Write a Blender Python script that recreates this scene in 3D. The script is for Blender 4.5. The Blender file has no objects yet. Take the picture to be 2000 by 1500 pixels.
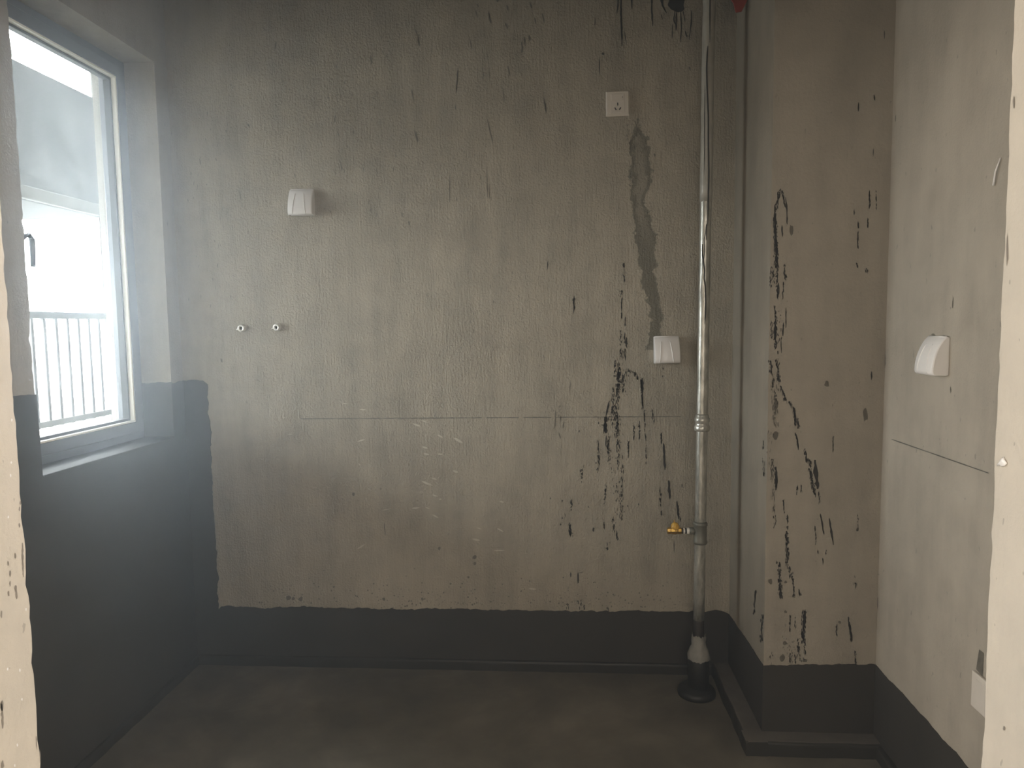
import bpy, bmesh, math, random
from mathutils import Vector, Matrix

# ------------------------------------------------------------------ camera
S = bpy.context.scene
COL = S.collection
FPX, CAM_D, CAM_H = 1390.0, 2.65, 1.335
_d = Vector((95, -118, FPX)).normalized()              # depth axis of the room seen in the camera
_g = Vector((220, 16700, FPX)); _g -= _d * _g.dot(_d); _g.normalize()   # plumb line
_r = _g.cross(_d)
CAM = Vector((0, -CAM_D, CAM_H))
def to_world(v): return Vector((_r.dot(v), _d.dot(v), -_g.dot(v)))
cam = bpy.data.cameras.new('camera'); cam_o = bpy.data.objects.new('camera', cam); COL.objects.link(cam_o)
cam.sensor_width = 36; cam.lens = 36 * FPX / 2000; cam.clip_start = 0.02; cam.clip_end = 100
bx_, by_, bz_ = to_world(Vector((1,0,0))), to_world(Vector((0,-1,0))), to_world(Vector((0,0,-1)))
cam_o.matrix_world = Matrix(((bx_.x,by_.x,bz_.x,CAM.x),(bx_.y,by_.y,bz_.y,CAM.y),(bx_.z,by_.z,bz_.z,CAM.z),(0,0,0,1)))
S.camera = cam_o

# ------------------------------------------------------------------ sky, daylight, exposure
W = bpy.data.worlds.new('overcast_sky'); S.world = W; W.use_nodes = True
_wt = W.node_tree; _bg = _wt.nodes['Background']
_tc = _wt.nodes.new('ShaderNodeTexCoord'); _sx = _wt.nodes.new('ShaderNodeSeparateXYZ'); _rp = _wt.nodes.new('ShaderNodeValToRGB')
_wt.links.new(_tc.outputs['Generated'], _sx.inputs[0]); _wt.links.new(_sx.outputs['Z'], _rp.inputs[0]); _wt.links.new(_rp.outputs[0], _bg.inputs[0])
_rp.color_ramp.elements[0].position = 0.0; _rp.color_ramp.elements[0].color = (0.21, 0.215, 0.21, 1)      # hazy ground far below
_rp.color_ramp.elements[1].position = 0.04; _rp.color_ramp.elements[1].color = (0.92, 0.965, 1.0, 1)       # even overcast sky
W.node_tree.nodes['Background'].inputs[1].default_value = 16.0
def area(name, loc, rot, sx, sy, power, color, portal=False):
    l = bpy.data.lights.new(name, 'AREA'); l.shape = 'RECTANGLE'; l.size = sx; l.size_y = sy
    l.energy = power; l.color = color
    if portal: l.cycles.is_portal = True
    o = bpy.data.objects.new(name, l); COL.objects.link(o); o.location = loc; o.rotation_euler = rot
    return o
R90 = math.pi / 2
area('kitchen_window_portal', (-1.70, -0.45, 1.61), (0, -R90, 0), 1.5, 0.9, 1, (1,1,1), True)
# daylight from the room behind the camera; side lamps added to brighten the jambs
area('living_room_daylight', (0.7, -4.25, 1.75), (R90, 0, 0), 2.4, 1.7, 18, (1.0, 0.94, 0.86))
area('living_room_side_fill', (2.9, -3.4, 1.3), (0, R90, 0), 1.6, 1.5, 50, (1.0, 0.93, 0.84))
area('living_room_west_fill', (-2.9, -3.6, 1.3), (0, -R90, 0), 1.6, 1.5, 42, (1.0, 0.93, 0.84))
S.view_settings.view_transform = 'Standard'; S.view_settings.look = 'None'
S.view_settings.gamma = 1; S.view_settings.exposure = 1.56; S.view_settings.use_curve_mapping = False
S.cycles.max_bounces = 8; S.cycles.diffuse_bounces = 4; S.cycles.transparent_max_bounces = 16
S.cycles.caustics_reflective = False; S.cycles.caustics_refractive = False
S.cycles.sample_clamp_indirect = 6; S.cycles.adaptive_threshold = 0.02

# ------------------------------------------------------------------ room measures (metres)
XL, XC, XR = -1.458, 0.626, 0.966        # left wall, column side, right wall
YC = -0.455                              # column front
YD, YN = -1.60, -1.80                    # door wall, kitchen side and near side
JL, JR = -0.846, 0.614                   # door opening
ZT = 2.75
WY0, WY1, WZ0, WZ1 = -0.768, -0.084, 0.926, 2.296   # window opening
XF = XL - 0.115                          # inner face of the window frame
XO = XL - 0.24                           # outer face of the wall

def ray(x, y): return to_world(Vector((x - 1000, y - 750, FPX)))
def hit(x, y, ax, v):
    k = ray(x, y); return CAM + k * ((v - CAM[ax]) / k[ax])
def on_back(x, y): p = hit(x, y, 1, 0); return p
# ------------------------------------------------------------------ helpers
def obj(name, bm, mat, parent=None, smooth=False, loc=None):
    me = bpy.data.meshes.new(name); bm.normal_update(); bm.to_mesh(me); bm.free()
    if smooth:
        for p in me.polygons: p.use_smooth = True
    me.materials.append(mat)
    o = bpy.data.objects.new(name, me); COL.objects.link(o)
    if parent is not None: o.parent = parent
    if loc is not None: o.location = loc
    return o
def empty(name, loc=(0,0,0), rz=0):
    o = bpy.data.objects.new(name, None); COL.objects.link(o); o.location = loc; o.rotation_euler = (0,0,rz)
    o.empty_display_size = 0.05
    return o
def tag(o, label=None, cat=None, group=None, kind=None):
    if label: o['label'] = label
    if cat: o['category'] = cat
    if group: o['group'] = group
    if kind: o['kind'] = kind
    return o
def box(bm, x0, x1, y0, y1, z0, z1, bev=0, seg=2):
    r = bmesh.ops.create_cube(bm, size=1)
    vs = r['verts']
    for v in vs:
        v.co = Vector((x0 + (v.co.x + .5) * (x1 - x0), y0 + (v.co.y + .5) * (y1 - y0), z0 + (v.co.z + .5) * (z1 - z0)))
    if bev:
        es = list({e for v in vs for e in v.link_edges})
        bmesh.ops.bevel(bm, geom=es, offset=bev, segments=seg, profile=.5, affect='EDGES')
    return bm
def BM(): return bmesh.new()
def boxbm(*a, **k): return box(BM(), *a, **k)
def lathe(bm, prof, origin=(0,0,0), axis='Z', n=28, cap=True):
    o = Vector(origin); rings = []
    for r, h in prof:
        ring = []
        for i in range(n):
            a = 2 * math.pi * i / n; c, s = r * math.cos(a), r * math.sin(a)
            p = {'Z': (c, s, h), 'X': (h, c, s), 'Y': (s, h, c)}[axis]
            ring.append(bm.verts.new(o + Vector(p)))
        rings.append(ring)
    for a, b in zip(rings, rings[1:]):
        for i in range(n): bm.faces.new((a[i], a[(i+1) % n], b[(i+1) % n], b[i]))
    if cap:
        bm.faces.new(list(reversed(rings[0]))); bm.faces.new(rings[-1])
    return bm
def tube(bm, pts, r, n=8, cap=True):
    pts = [Vector(p) for p in pts]; rings = []
    for i, p in enumerate(pts):
        t = (pts[min(i+1, len(pts)-1)] - pts[max(i-1, 0)]).normalized()
        u = t.cross(Vector((0,1,0.03)) if abs(t.y) < .9 else Vector((1,0,0))).normalized(); w = t.cross(u)
        rr = r[i] if isinstance(r, (list, tuple)) else r
        rings.append([bm.verts.new(p + (u * math.cos(2*math.pi*k/n) + w * math.sin(2*math.pi*k/n)) * rr) for k in range(n)])
    for a, b in zip(rings, rings[1:]):
        for i in range(n): bm.faces.new((a[i], a[(i+1) % n], b[(i+1) % n], b[i]))
    if cap:
        bm.faces.new(list(reversed(rings[0]))); bm.faces.new(rings[-1])
    return bm
def prism(bm, pts, offset):
    """closed outline of 3-D points, pushed out by the vector offset: a thin slab"""
    off = Vector(offset)
    a = [bm.verts.new(p) for p in pts]; b = [bm.verts.new(Vector(p) + off) for p in pts]
    f1 = bm.faces.new(a); f2 = bm.faces.new(list(reversed(b)))
    n = len(a)
    for i in range(n): bm.faces.new((a[(i+1) % n], a[i], b[i], b[(i+1) % n]))
    bmesh.ops.recalc_face_normals(bm, faces=bm.faces[:])
    return bm

# ------------------------------------------------------------------ materials
class NT:
    def __init__(s, name):
        s.m = bpy.data.materials.new(name); s.m.use_nodes = True; s.t = s.m.node_tree
        s.b = s.t.nodes['Principled BSDF']; s.out = s.t.nodes['Material Output']
    def n(s, typ, **kw):
        nd = s.t.nodes.new(typ)
        for k, v in kw.items(): setattr(nd, k, v)
        return nd
    def link(s, a, b): s.t.links.new(a, b)
    def math(s, op, a, b=None, c=None, clamp=False):
        nd = s.n('ShaderNodeMath', operation=op); nd.use_clamp = clamp
        for i, v in enumerate((a, b, c)):
            if v is None: continue
            if isinstance(v, (int, float)): nd.inputs[i].default_value = v
            else: s.link(v, nd.inputs[i])
        return nd.outputs[0]
    def coords(s, scale=(1,1,1)):
        g = s.n('ShaderNodeNewGeometry'); mp = s.n('ShaderNodeMapping'); mp.inputs['Scale'].default_value = scale
        s.link(g.outputs['Position'], mp.inputs['Vector']); return mp.outputs[0]
    def noise(s, scale, detail=4, rough=.55, vec=None, stretch=(1,1,1), dist=0):
        nd = s.n('ShaderNodeTexNoise'); nd.inputs['Scale'].default_value = scale; nd.inputs['Detail'].default_value = detail
        nd.inputs['Roughness'].default_value = rough; nd.inputs['Distortion'].default_value = dist
        s.link(vec or s.coords(stretch), nd.inputs['Vector']); return nd.outputs['Fac']
    def ramp(s, fac, stops, interp='LINEAR'):
        nd = s.n('ShaderNodeValToRGB'); r = nd.color_ramp; r.interpolation = interp
        while len(r.elements) < len(stops): r.elements.new(.5)
        for e, (p, c) in zip(r.elements, stops):
            e.position = p; e.color = (*c, 1) if len(c) == 3 else c
        s.link(fac, nd.inputs[0]); return nd.outputs[0]
    def mix(s, fac, a, b, blend='MIX'):
        nd = s.n('ShaderNodeMix', data_type='RGBA', blend_type=blend)
        for sock, v in ((nd.inputs[0], fac), (nd.inputs[6], a), (nd.inputs[7], b)):
            if isinstance(v, (int, float)): sock.default_value = v
            elif isinstance(v, tuple): sock.default_value = (*v, 1) if len(v) == 3 else v
            else: s.link(v, sock)
        return nd.outputs[2]
    def bump(s, height, strength, dist, normal=None):
        nd = s.n('ShaderNodeBump'); nd.inputs['Strength'].default_value = strength; nd.inputs['Distance'].default_value = dist
        s.link(height, nd.inputs['Height'])
        if normal is not None: s.link(normal, nd.inputs['Normal'])
        return nd.outputs[0]
    def set(s, col=None, rough=None, metal=None, spec=None, normal=None):
        for nm, v in (('Base Color', col), ('Roughness', rough), ('Metallic', metal), ('Specular IOR Level', spec), ('Normal', normal)):
            if v is None: continue
            if isinstance(v, (int, float)): s.b.inputs[nm].default_value = v
            elif isinstance(v, tuple): s.b.inputs[nm].default_value = (*v, 1)
            else: s.link(v, s.b.inputs[nm])
        return s.m

def plaster(name, light, dark, ribs=.5, stain=False, rough_amount=1.0, pale=None):
    t = NT(name)
    big = t.noise(1.0, 3, .55, stretch=(3.6, 3.6, 1.6))
    streak = t.noise(1.0, 4, .6, stretch=(17, 17, 2.6))
    mid = t.noise(11, 4, .65)
    fac = t.math('ADD', t.math('MULTIPLY', big, .36), t.math('ADD', t.math('MULTIPLY', streak, .42), t.math('MULTIPLY', mid, .36)))
    col = t.ramp(fac, [(.42, dark), (.56, tuple((a + b) / 2 for a, b in zip(light, dark))), (.72, light)])
    tint = t.noise(2.2, 2, .5)                                     # faint green-grey / pinkish cement blotches
    col = t.mix(t.math('MULTIPLY', t.math('SUBTRACT', tint, .38, clamp=True), 1.1, clamp=True), col, t.mix(1.0, col, (.94, .97, .98), 'MULTIPLY'))
    # small dark pits and hairline specks
    pit = t.noise(70, 2, .5, stretch=(1, 1, .55))
    col = t.mix(t.math('MULTIPLY', t.math('GREATER_THAN', pit, .735), .45), col, tuple(c * .35 for c in dark))
    if stain:
        # damp trace running from the hood socket down to the boxed socket; its course lies in the wall plane
        g = t.n('ShaderNodeNewGeometry'); sp = t.n('ShaderNodeSeparateXYZ'); t.link(g.outputs['Position'], sp.inputs[0])
        warp = t.noise(20, 4, .68); warp2 = t.noise(45, 4, .6)
        rows = [(236,1244,1249),(262,1231,1262),(300,1229,1268),(335,1229,1274),(352,1230,1276),(372,1231,1268),(400,1233,1265),(430,1236,1272),
                (455,1238,1284),(474,1240,1280),(500,1245,1277),(520,1247,1286),(533,1250,1277),(552,1252,1285),(572,1258,1286),(600,1265,1290),(640,1268,1293),(675,1262,1297)]
        za = on_back(1250, 675).z; zb = on_back(1250, 236).z
        x0 = .20; xs = .25
        stops = []
        for y, a, b in rows:
            A = on_back(a, y); B = on_back(b, y)
            stops.append(((A.z - za) / (zb - za), (((A.x + B.x) / 2 - x0) / xs, (B.x - A.x) / 2 / .08, 0)))
        stops.sort(key=lambda e: e[0])
        zz = t.math('DIVIDE', t.math('SUBTRACT', sp.outputs['Z'], za), zb - za)
        rp = t.n('ShaderNodeSeparateColor'); t.link(t.ramp(zz, stops), rp.inputs[0])
        cx = t.math('ADD', t.math('MULTIPLY', rp.outputs[0], xs), x0); hw = t.math('MULTIPLY', rp.outputs[1], .08)
        dx = t.math('ABSOLUTE', t.math('SUBTRACT', sp.outputs['X'], cx))
        dd = t.math('SUBTRACT', t.math('ADD', hw, t.math('ADD', t.math('MULTIPLY', t.math('SUBTRACT', warp, .5), .075), t.math('MULTIPLY', t.math('SUBTRACT', warp2, .5), .034))), dx)
        mask = t.math('MULTIPLY', dd, 260, clamp=True)
        inr = t.math('MULTIPLY', t.math('GREATER_THAN', zz, -.02), t.math('LESS_THAN', zz, 1.01))
        mask = t.math('MULTIPLY', mask, inr)
        dry = t.math('MULTIPLY', t.math('SUBTRACT', dd, .013), 70, clamp=True)       # drier core in the upper half
        dry = t.math('MULTIPLY', dry, t.math('MULTIPLY', t.math('SUBTRACT', zz, .42), 5, clamp=True))
        mask = t.math('MULTIPLY', mask, t.math('SUBTRACT', 1, t.math('MULTIPLY', dry, .55)))
        col = t.mix(t.math('MULTIPLY', mask, .82), col, (.135, .128, .098))
    grain = t.noise(120, 3, .6); rib = t.noise(1, 3, .6, stretch=(150, 150, 18)); patch = t.noise(1.7, 3, .5)
    h = t.math('ADD', t.math('MULTIPLY', grain, 1.0), t.math('MULTIPLY', rib, ribs))
    h = t.math('MULTIPLY', h, t.math('MULTIPLY', t.math('SUBTRACT', patch, .22, clamp=True), 2.4))
    wavy = t.noise(5, 3, .5)
    nrm = t.bump(h, min(1, .8 * rough_amount), .009)
    nrm = t.bump(wavy, .25, .012, nrm)
    return t.set(col, .82, 0, .25, nrm)

def simple(name, col, rough=.5, metal=0, spec=.5, var=.12, scale=30, bump=0):
    t = NT(name); f = t.noise(scale, 4, .6)
    c = t.ramp(f, [(.3, tuple(x * (1 - var) for x in col)), (.7, tuple(min(1, x * (1 + var)) for x in col))])
    nrm = t.bump(f, .4, bump) if bump else None
    return t.set(c, rough, metal, spec, nrm)

M_back = plaster('cement_render_back', (.45, .405, .325), (.29, .265, .215), .7, stain=True)
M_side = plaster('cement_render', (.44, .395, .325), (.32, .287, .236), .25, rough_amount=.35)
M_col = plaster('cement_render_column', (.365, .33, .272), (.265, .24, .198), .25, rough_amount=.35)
M_colside = plaster('darkened_brown_render', (.30, .262, .205), (.21, .183, .142), .25, rough_amount=.35)  # brown streaked render, also coloured darker to offset window light on this side
M_left = plaster('cement_render_window', (.40, .37, .315), (.29, .268, .23), .3, rough_amount=.5)
M_jamb = plaster('pale_putty_render', (.64, .58, .495), (.52, .478, .413), .05, rough_amount=.25)
def coating(name, col, rough):
    t = NT(name); a = t.noise(3.2, 5, .6, dist=.4); b = t.noise(45, 4, .6)
    c = t.ramp(a, [(.3, tuple(x * .80 for x in col)), (.7, tuple(x * 1.22 for x in col))])
    return t.set(c, rough, 0, .4, t.bump(b, .3, .002))
M_coat = coating('waterproof_coating', (.038, .034, .029), .6)
M_kerb = coating('wet_second_coat', (.030, .028, .024), .45)
def floor_mat():
    t = NT('dusty_coated_floor')
    a = t.noise(2.4, 6, .62, dist=.8); b = t.noise(9, 5, .6, dist=.5); c = t.noise(90, 3, .6)
    f = t.math('ADD', t.math('MULTIPLY', a, .68), t.math('MULTIPLY', b, .32))
    col = t.ramp(f, [(.34, (.095, .084, .065)), (.5, (.150, .134, .104)), (.66, (.225, .202, .16))])
    return t.set(col, .75, 0, .3, t.bump(c, .25, .002))
M_floor = floor_mat()
M_kerbtop = simple('pale_kerb_top', (.125, .112, .095), .8, var=.25, scale=14)
M_ceil = simple('ceiling_cement', (.30, .28, .25), .9, var=.1, scale=5)
M_living = simple('living_room_render', (.50, .45, .38), .9, var=.08, scale=4)
M_soot = simple('black_bitumen_mark', (.022, .020, .016), .75, var=.3, scale=60)
M_dim = simple('faded_dark_mark', (.12, .108, .085), .85, var=.25, scale=60)
M_pale = simple('pale_scuff', (.56, .53, .45), .85, var=.1, scale=60)
M_dripj = simple('grey_drip', (.24, .21, .175), .7, var=.15, scale=60)
M_pencil = simple('ink_line', (.10, .095, .08), .9, var=.2, scale=20)
M_frame = simple('blue_grey_aluminium', (.125, .14, .16), .42, .2, .5, .04, 20)
M_gasket = simple('pale_glazing_bead', (.86, .85, .76), .5, var=.05)
M_rubber = simple('dark_rubber_seal', (.03, .03, .03), .6)
M_handle = simple('dark_handle_metal', (.09, .09, .10), .35, .6)
M_white = simple('white_abs_plastic', (.80, .78, .76), .32, var=.02)
M_plate = simple('ivory_plastic', (.66, .61, .54), .38, var=.03)
M_slot = simple('black_slot', (.004, .003, .003), .8)
M_chrome = simple('chrome', (.88, .87, .82), .3, .55, var=.05)
M_brass = simple('brass', (.62, .40, .11), .35, .9, var=.2, scale=90)
M_cap = simple('yellow_cap', (.62, .36, .05), .45, 0, var=.2, scale=90)
M_ptfe = simple('white_thread_tape', (.78, .76, .70), .7, var=.08, scale=120)
M_steel = None
def galv():
    t = NT('galvanised_steel'); a = t.noise(1, 5, .7, stretch=(60, 60, 16)); b = t.noise(160, 3, .6)
    col = t.ramp(a, [(.32, (.22, .215, .185)), (.5, (.44, .43, .38)), (.68, (.68, .66, .60))])
    rg = t.math('ADD', t.math('MULTIPLY', b, .2), .25)
    return t.set(col, rg, .6, .5, t.bump(a, .25, .001))
M_steel = galv()
M_film = simple('cloudy_pipe_film', (.36, .345, .30), .30, 0, .6, .15, 40)
M_dark_pipe = simple('rust_brown_paint', (.030, .024, .020), .6, var=.3, scale=40)
M_cloth = simple('white_paper_wrap', (.27, .26, .23), .85, var=.2, scale=45, bump=.004)
M_sleeve = simple('black_plastic_sleeve', (.018, .017, .015), .5, var=.2, scale=30)
M_red = simple('red_plastic', (.26, .035, .02), .5, var=.1)
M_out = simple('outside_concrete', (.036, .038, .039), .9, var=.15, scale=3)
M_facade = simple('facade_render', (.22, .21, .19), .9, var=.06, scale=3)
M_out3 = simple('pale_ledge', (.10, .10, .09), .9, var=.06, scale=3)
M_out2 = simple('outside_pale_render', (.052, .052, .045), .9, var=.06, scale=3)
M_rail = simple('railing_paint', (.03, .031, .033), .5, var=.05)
def glass_mat():
    t = NT('dusty_window_glass'); t.t.nodes.remove(t.b)
    tr = t.n('ShaderNodeBsdfTransparent'); tr.inputs[0].default_value = (.93, .95, .95, 1)
    tl = t.n('ShaderNodeBsdfTranslucent'); tl.inputs[0].default_value = (.75, .77, .76, 1)
    gl = t.n('ShaderNodeBsdfGlossy'); gl.inputs['Roughness'].default_value = .03
    a = t.noise(7, 5, .65); b = t.noise(1, 5, .7, stretch=(60, 60, 22)); c = t.noise(130, 2, .6)
    f = t.math('ADD', t.math('MULTIPLY', a, .5), t.math('MULTIPLY', b, .5))
    f = t.math('MULTIPLY', t.math('SUBTRACT', f, .40, clamp=True), .20)
    f = t.math('ADD', f, t.math('MULTIPLY', t.math('MULTIPLY', t.math('SUBTRACT', c, .60, clamp=True), 8, clamp=True), .045), clamp=True)
    f = t.math('ADD', f, .004)
    mx = t.n('ShaderNodeMixShader'); t.link(f, mx.inputs[0]); t.link(tr.outputs[0], mx.inputs[1]); t.link(tl.outputs[0], mx.inputs[2])
    m2 = t.n('ShaderNodeMixShader'); m2.inputs[0].default_value = .04; t.link(mx.outputs[0], m2.inputs[1]); t.link(gl.outputs[0], m2.inputs[2])
    t.link(m2.outputs[0], t.out.inputs[0]); return t.m
M_glass = glass_mat()

# ------------------------------------------------------------------ the room shell
def struct(name, bm, mat, label, parent=None, smooth=False):
    o = obj(name, bm, mat, parent, smooth); tag(o, label, kind='structure' if parent is None else None); return o
def ragged_pillar(bm, x0, x1, y0, y1, z0, z1, n, jit, seed, ch=.006):
    """wall end with hand-plastered, slightly uneven arrises"""
    rnd = random.Random(seed); rings = []; wob = [0] * 4
    cs = [(x0,y0,1,1),(x1,y0,-1,1),(x1,y1,-1,-1),(x0,y1,1,-1)]
    for k in range(n + 1):
        z = z0 + (z1 - z0) * k / n; ring = []
        for i, (x, y, sx, sy) in enumerate(cs):
            wob[i] = wob[i] * .7 + rnd.gauss(0, jit) * .45; j = abs(wob[i]) + abs(rnd.gauss(0, jit * .25)); c = ch + j * 1.5
            a = (x, y + sy * c); b = (x + sx * c, y)
            for q in ((a, b) if i % 2 == 0 else (b, a)): ring.append(bm.verts.new((q[0], q[1], z)))
        rings.append(ring)
    m = len(rings[0])
    for a, b in zip(rings, rings[1:]):
        for i in range(m): bm.faces.new((a[i], a[(i+1) % m], b[(i+1) % m], b[i]))
    bm.faces.new(list(reversed(rings[0]))); bm.faces.new(rings[-1])
    return bm

floor = struct('floor', boxbm(-3.2, 3.2, -5.6, .1, -.12, 0), M_floor, 'dark grey coated concrete floor with dusty trowel marks')
ceiling = struct('ceiling', boxbm(-3.2, 3.2, -5.6, .1, ZT, ZT + .12), M_ceil, 'bare cement ceiling slab')
wall_back = struct('wall_back', boxbm(XL - .24, XR + .12, 0, .12, 0, ZT), M_back, 'bare cement rendered wall with dark streaks facing the door')
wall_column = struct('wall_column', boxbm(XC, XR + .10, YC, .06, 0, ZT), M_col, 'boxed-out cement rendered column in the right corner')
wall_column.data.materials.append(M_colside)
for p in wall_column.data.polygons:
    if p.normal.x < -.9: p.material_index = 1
wall_right = struct('wall_right', boxbm(XR, XR + .12, YD - .1, .06, 0, ZT), M_side, 'smooth cement rendered wall on the right')
b = BM()
box(b, XO, XL, WY1, .06, 0, ZT); box(b, XO, XL, WY0, WY1, 0, WZ0, bev=.006); box(b, XO, XL, WY0, WY1, WZ1, ZT)
ragged_pillar(b, XO, XL, YN, WY0, 0, ZT, 130, .0035, 5)
wall_left = struct('wall_left', b, M_left, 'cement rendered wall with the window opening on the left')
b = BM()
ragged_pillar(b, -3.2, JL, YN, YD, 0, ZT, 150, .003, 11)
ragged_pillar(b, JR, 3.2, YN, YD, 0, ZT, 150, .002, 12)
box(b, JL - .01, JR + .01, YN, YD, 1.96, ZT)
wall_door = struct('wall_door', b, M_jamb, 'pale plastered wall around the doorway the camera looks through')
b = BM()
box(b, -3.2, -3.08, -5.6, -4.4, 0, ZT); box(b, -3.2, -3.08, -2.8, YN, 0, ZT)
box(b, -3.2, -3.08, -4.4, -2.8, 0, .5); box(b, -3.2, -3.08, -4.4, -2.8, 2.2, ZT)
struct('wall_living_left', b, M_living, 'rendered side wall of the room behind the camera')
b = BM()
box(b, 3.08, 3.2, -5.6, -4.2, 0, ZT); box(b, 3.08, 3.2, -2.6, YN, 0, ZT)
box(b, 3.08, 3.2, -4.2, -2.6, 0, .5); box(b, 3.08, 3.2, -4.2, -2.6, 2.2, ZT)
struct('wall_living_right', b, M_living, 'rendered side wall of the room behind the camera on its right')
b = BM()
box(b, -3.2, -.5, -4.56, -4.44, 0, ZT); box(b, 1.9, 3.2, -4.56, -4.44, 0, ZT); box(b, -.5, 1.9, -4.56, -4.44, 2.6, ZT); box(b, -.5, 1.9, -4.56, -4.44, 0, .9)
struct('wall_living_rear', b, M_living, 'rear wall with a wide window behind the camera')

for k, (bb, nm) in enumerate((((-3.16, -3.12, -4.4, -2.8, .5, 2.2), 'left'), ((3.12, 3.16, -4.2, -2.6, .5, 2.2), 'right'), ((-.5, 1.9, -4.52, -4.48, .9, 2.6), 'rear'))):
    struct('window_%d' % (k + 2), boxbm(*bb), M_living, 'added panel blocking sky light at the %s opening of the room behind the camera' % nm)  # unseen panels added to keep sky light out of the living room

# waterproof coating brushed onto the foot of the walls: a thin layer with a ragged upper edge
rnd = random.Random(3)
def ragged(a, b, n, amp, nrm, rnd=rnd, smooth=.75):
    """points from a to b with a wandering offset along nrm"""
    a, b, nrm = Vector(a), Vector(b), Vector(nrm); out = []; w = 0
    for i in range(n + 1):
        w = w * smooth + rnd.gauss(0, amp) * (1 - smooth) * 2.2
        out.append(a.lerp(b, i / n) + nrm * (w + rnd.gauss(0, amp * .25)))
    return out
TH = .0025
U = Vector((0,0,1))
pe0, pe1 = on_back(402, 748), on_back(428, 1190)
pts = [Vector((XL, 0, 0))] + ragged((XL, 0, 1.135), (pe0.x - .012, 0, 1.137), 10, .002, U) + ragged((pe0.x + .008, 0, 1.12), (pe1.x, 0, pe1.z), 110, .003, (1,0,0)) \
    + ragged((pe1.x + .01, 0, .236), (XC - .09, 0, .243), 190, .0035, U) + [Vector((XC - .05, 0, .252)), Vector((XC - .02, 0, .245)), Vector((XC, 0, .235)), Vector((XC, 0, 0))]
struct('baseboard_back', prism(BM(), pts, (0, -TH, 0)), M_coat, 'dark waterproof coating along the foot of the back wall, rising by the window')
pts = [Vector((XL, 0, 0)), Vector((XL, 0, 1.135))] + ragged((XL, -.01, 1.135), (XL, WY1, 1.13), 8, .002, U) + [Vector((XL, WY1, WZ0)), Vector((XL, WY0 - .004, WZ0))] \
    + ragged((XL, WY0 - .006, 1.155), (XL, YD, 1.20), 60, .003, U) + [Vector((XL, YD, 0))]
bl = struct('baseboard_left', prism(BM(), pts, (TH, 0, 0)), M_coat, 'dark waterproof coating covering the wall below the window')
sill = BM(); box(sill, XF - .01, XL + .004, WY0, WY1, WZ0 - .004, WZ0 + TH, bev=.0012)
obj('sill_coating', sill, M_coat, bl)
pts = [Vector((XF - .01, WY1, WZ0))] + ragged((XF - .01, WY1, 1.13), (XL + .002, WY1, 1.135), 14, .002, U) + [Vector((XL + .002, WY1, WZ0))]
obj('reveal_coating', prism(BM(), pts, (0, -TH, 0)), M_coat, bl)
pts = [Vector((XC, 0, 0)), Vector((XC, 0, .235))] + ragged((XC, -.01, .236), (XC, YC, .262), 40, .002, U) + [Vector((XC, YC, 0))]
bc = struct('baseboard_column', prism(BM(), pts, (-TH, 0, 0)), M_coat, 'dark waterproof coating around the foot of the column')
pts = [Vector((XC - TH, YC, 0))] + ragged((XC - TH, YC, .262), (XR, YC, .270), 50, .002, U) + [Vector((XR, YC, 0))]
obj('front_coating', prism(BM(), pts, (0, -TH, 0)), M_coat, bc)
pts = [Vector((XR, YC, 0)), Vector((XR, YC, .270))] + ragged((XR, YC - .01, .270), (XR, YD, .262), 90, .002, U) + [Vector((XR, YD, 0))]
struct('baseboard_right', prism(BM(), pts, (-TH, 0, 0)), M_coat, 'dark waterproof coating along the foot of the right wall')
# low coved kerbs where the coating turns onto the floor
def kerb(name, a, b, inward, w, h, label, r=.012, mat=None):
    a, b, inw = Vector(a), Vector(b), Vector(inward); prof = [(0, 0), (0, h + .001)]
    for k in range(5):
        an = math.pi / 2 * k / 4; prof.append((w - r + r * math.sin(an), h - r + r * math.cos(an)))
    prof += [(w, 0)]
    bm = BM(); n = max(2, int((b - a).length / .05)); rings = []; rr = random.Random(len(name))
    for i in range(n + 1):
        p = a.lerp(b, i / n); j = rr.gauss(0, .0012)
        rings.append([bm.verts.new(p + inw * (q[0] + (j if q[0] > 0 else 0)) + U * q[1]) for q in prof])
    for x, y in zip(rings, rings[1:]):
        for i in range(len(prof) - 1): bm.faces.new((x[i], x[i+1], y[i+1], y[i]))
    bm.faces.new(rings[0]); bm.faces.new(list(reversed(rings[-1])))
    bmesh.ops.recalc_face_normals(bm, faces=bm.faces[:])
    o = struct(name, bm, mat or M_kerb, label, smooth=False)
    if w > .04:                                                # broad tops take a lighter colour
        o.data.materials.append(M_kerbtop)
        for p in o.data.polygons:
            if p.normal.z > .95 and p.center.z > .03: p.material_index = 1
    return o
kerb('trim_1', (XL, 0, 0), (XC, 0, 0), (0,-1,0), .012, .040, 'narrow coated kerb along the back wall', r=.010)
kerb('trim_2', (XL, YD, 0), (XL, 0, 0), (1,0,0), .012, .036, 'narrow coated kerb under the window wall', r=.010)
kerb('trim_3', (XC, -.002, 0), (XC, YC - .063, 0), (-1,0,0), .066, .045, 'wide coated kerb along the column side')
kerb('trim_4', (XC - .066, YC, 0), (XR, YC, 0), (0,-1,0), .063, .045, 'wide coated kerb in front of the column')
kerb('trim_5', (XR, YC, 0), (XR, YD, 0), (-1,0,0), .020, .040, 'narrow coated kerb along the right wall')

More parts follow.
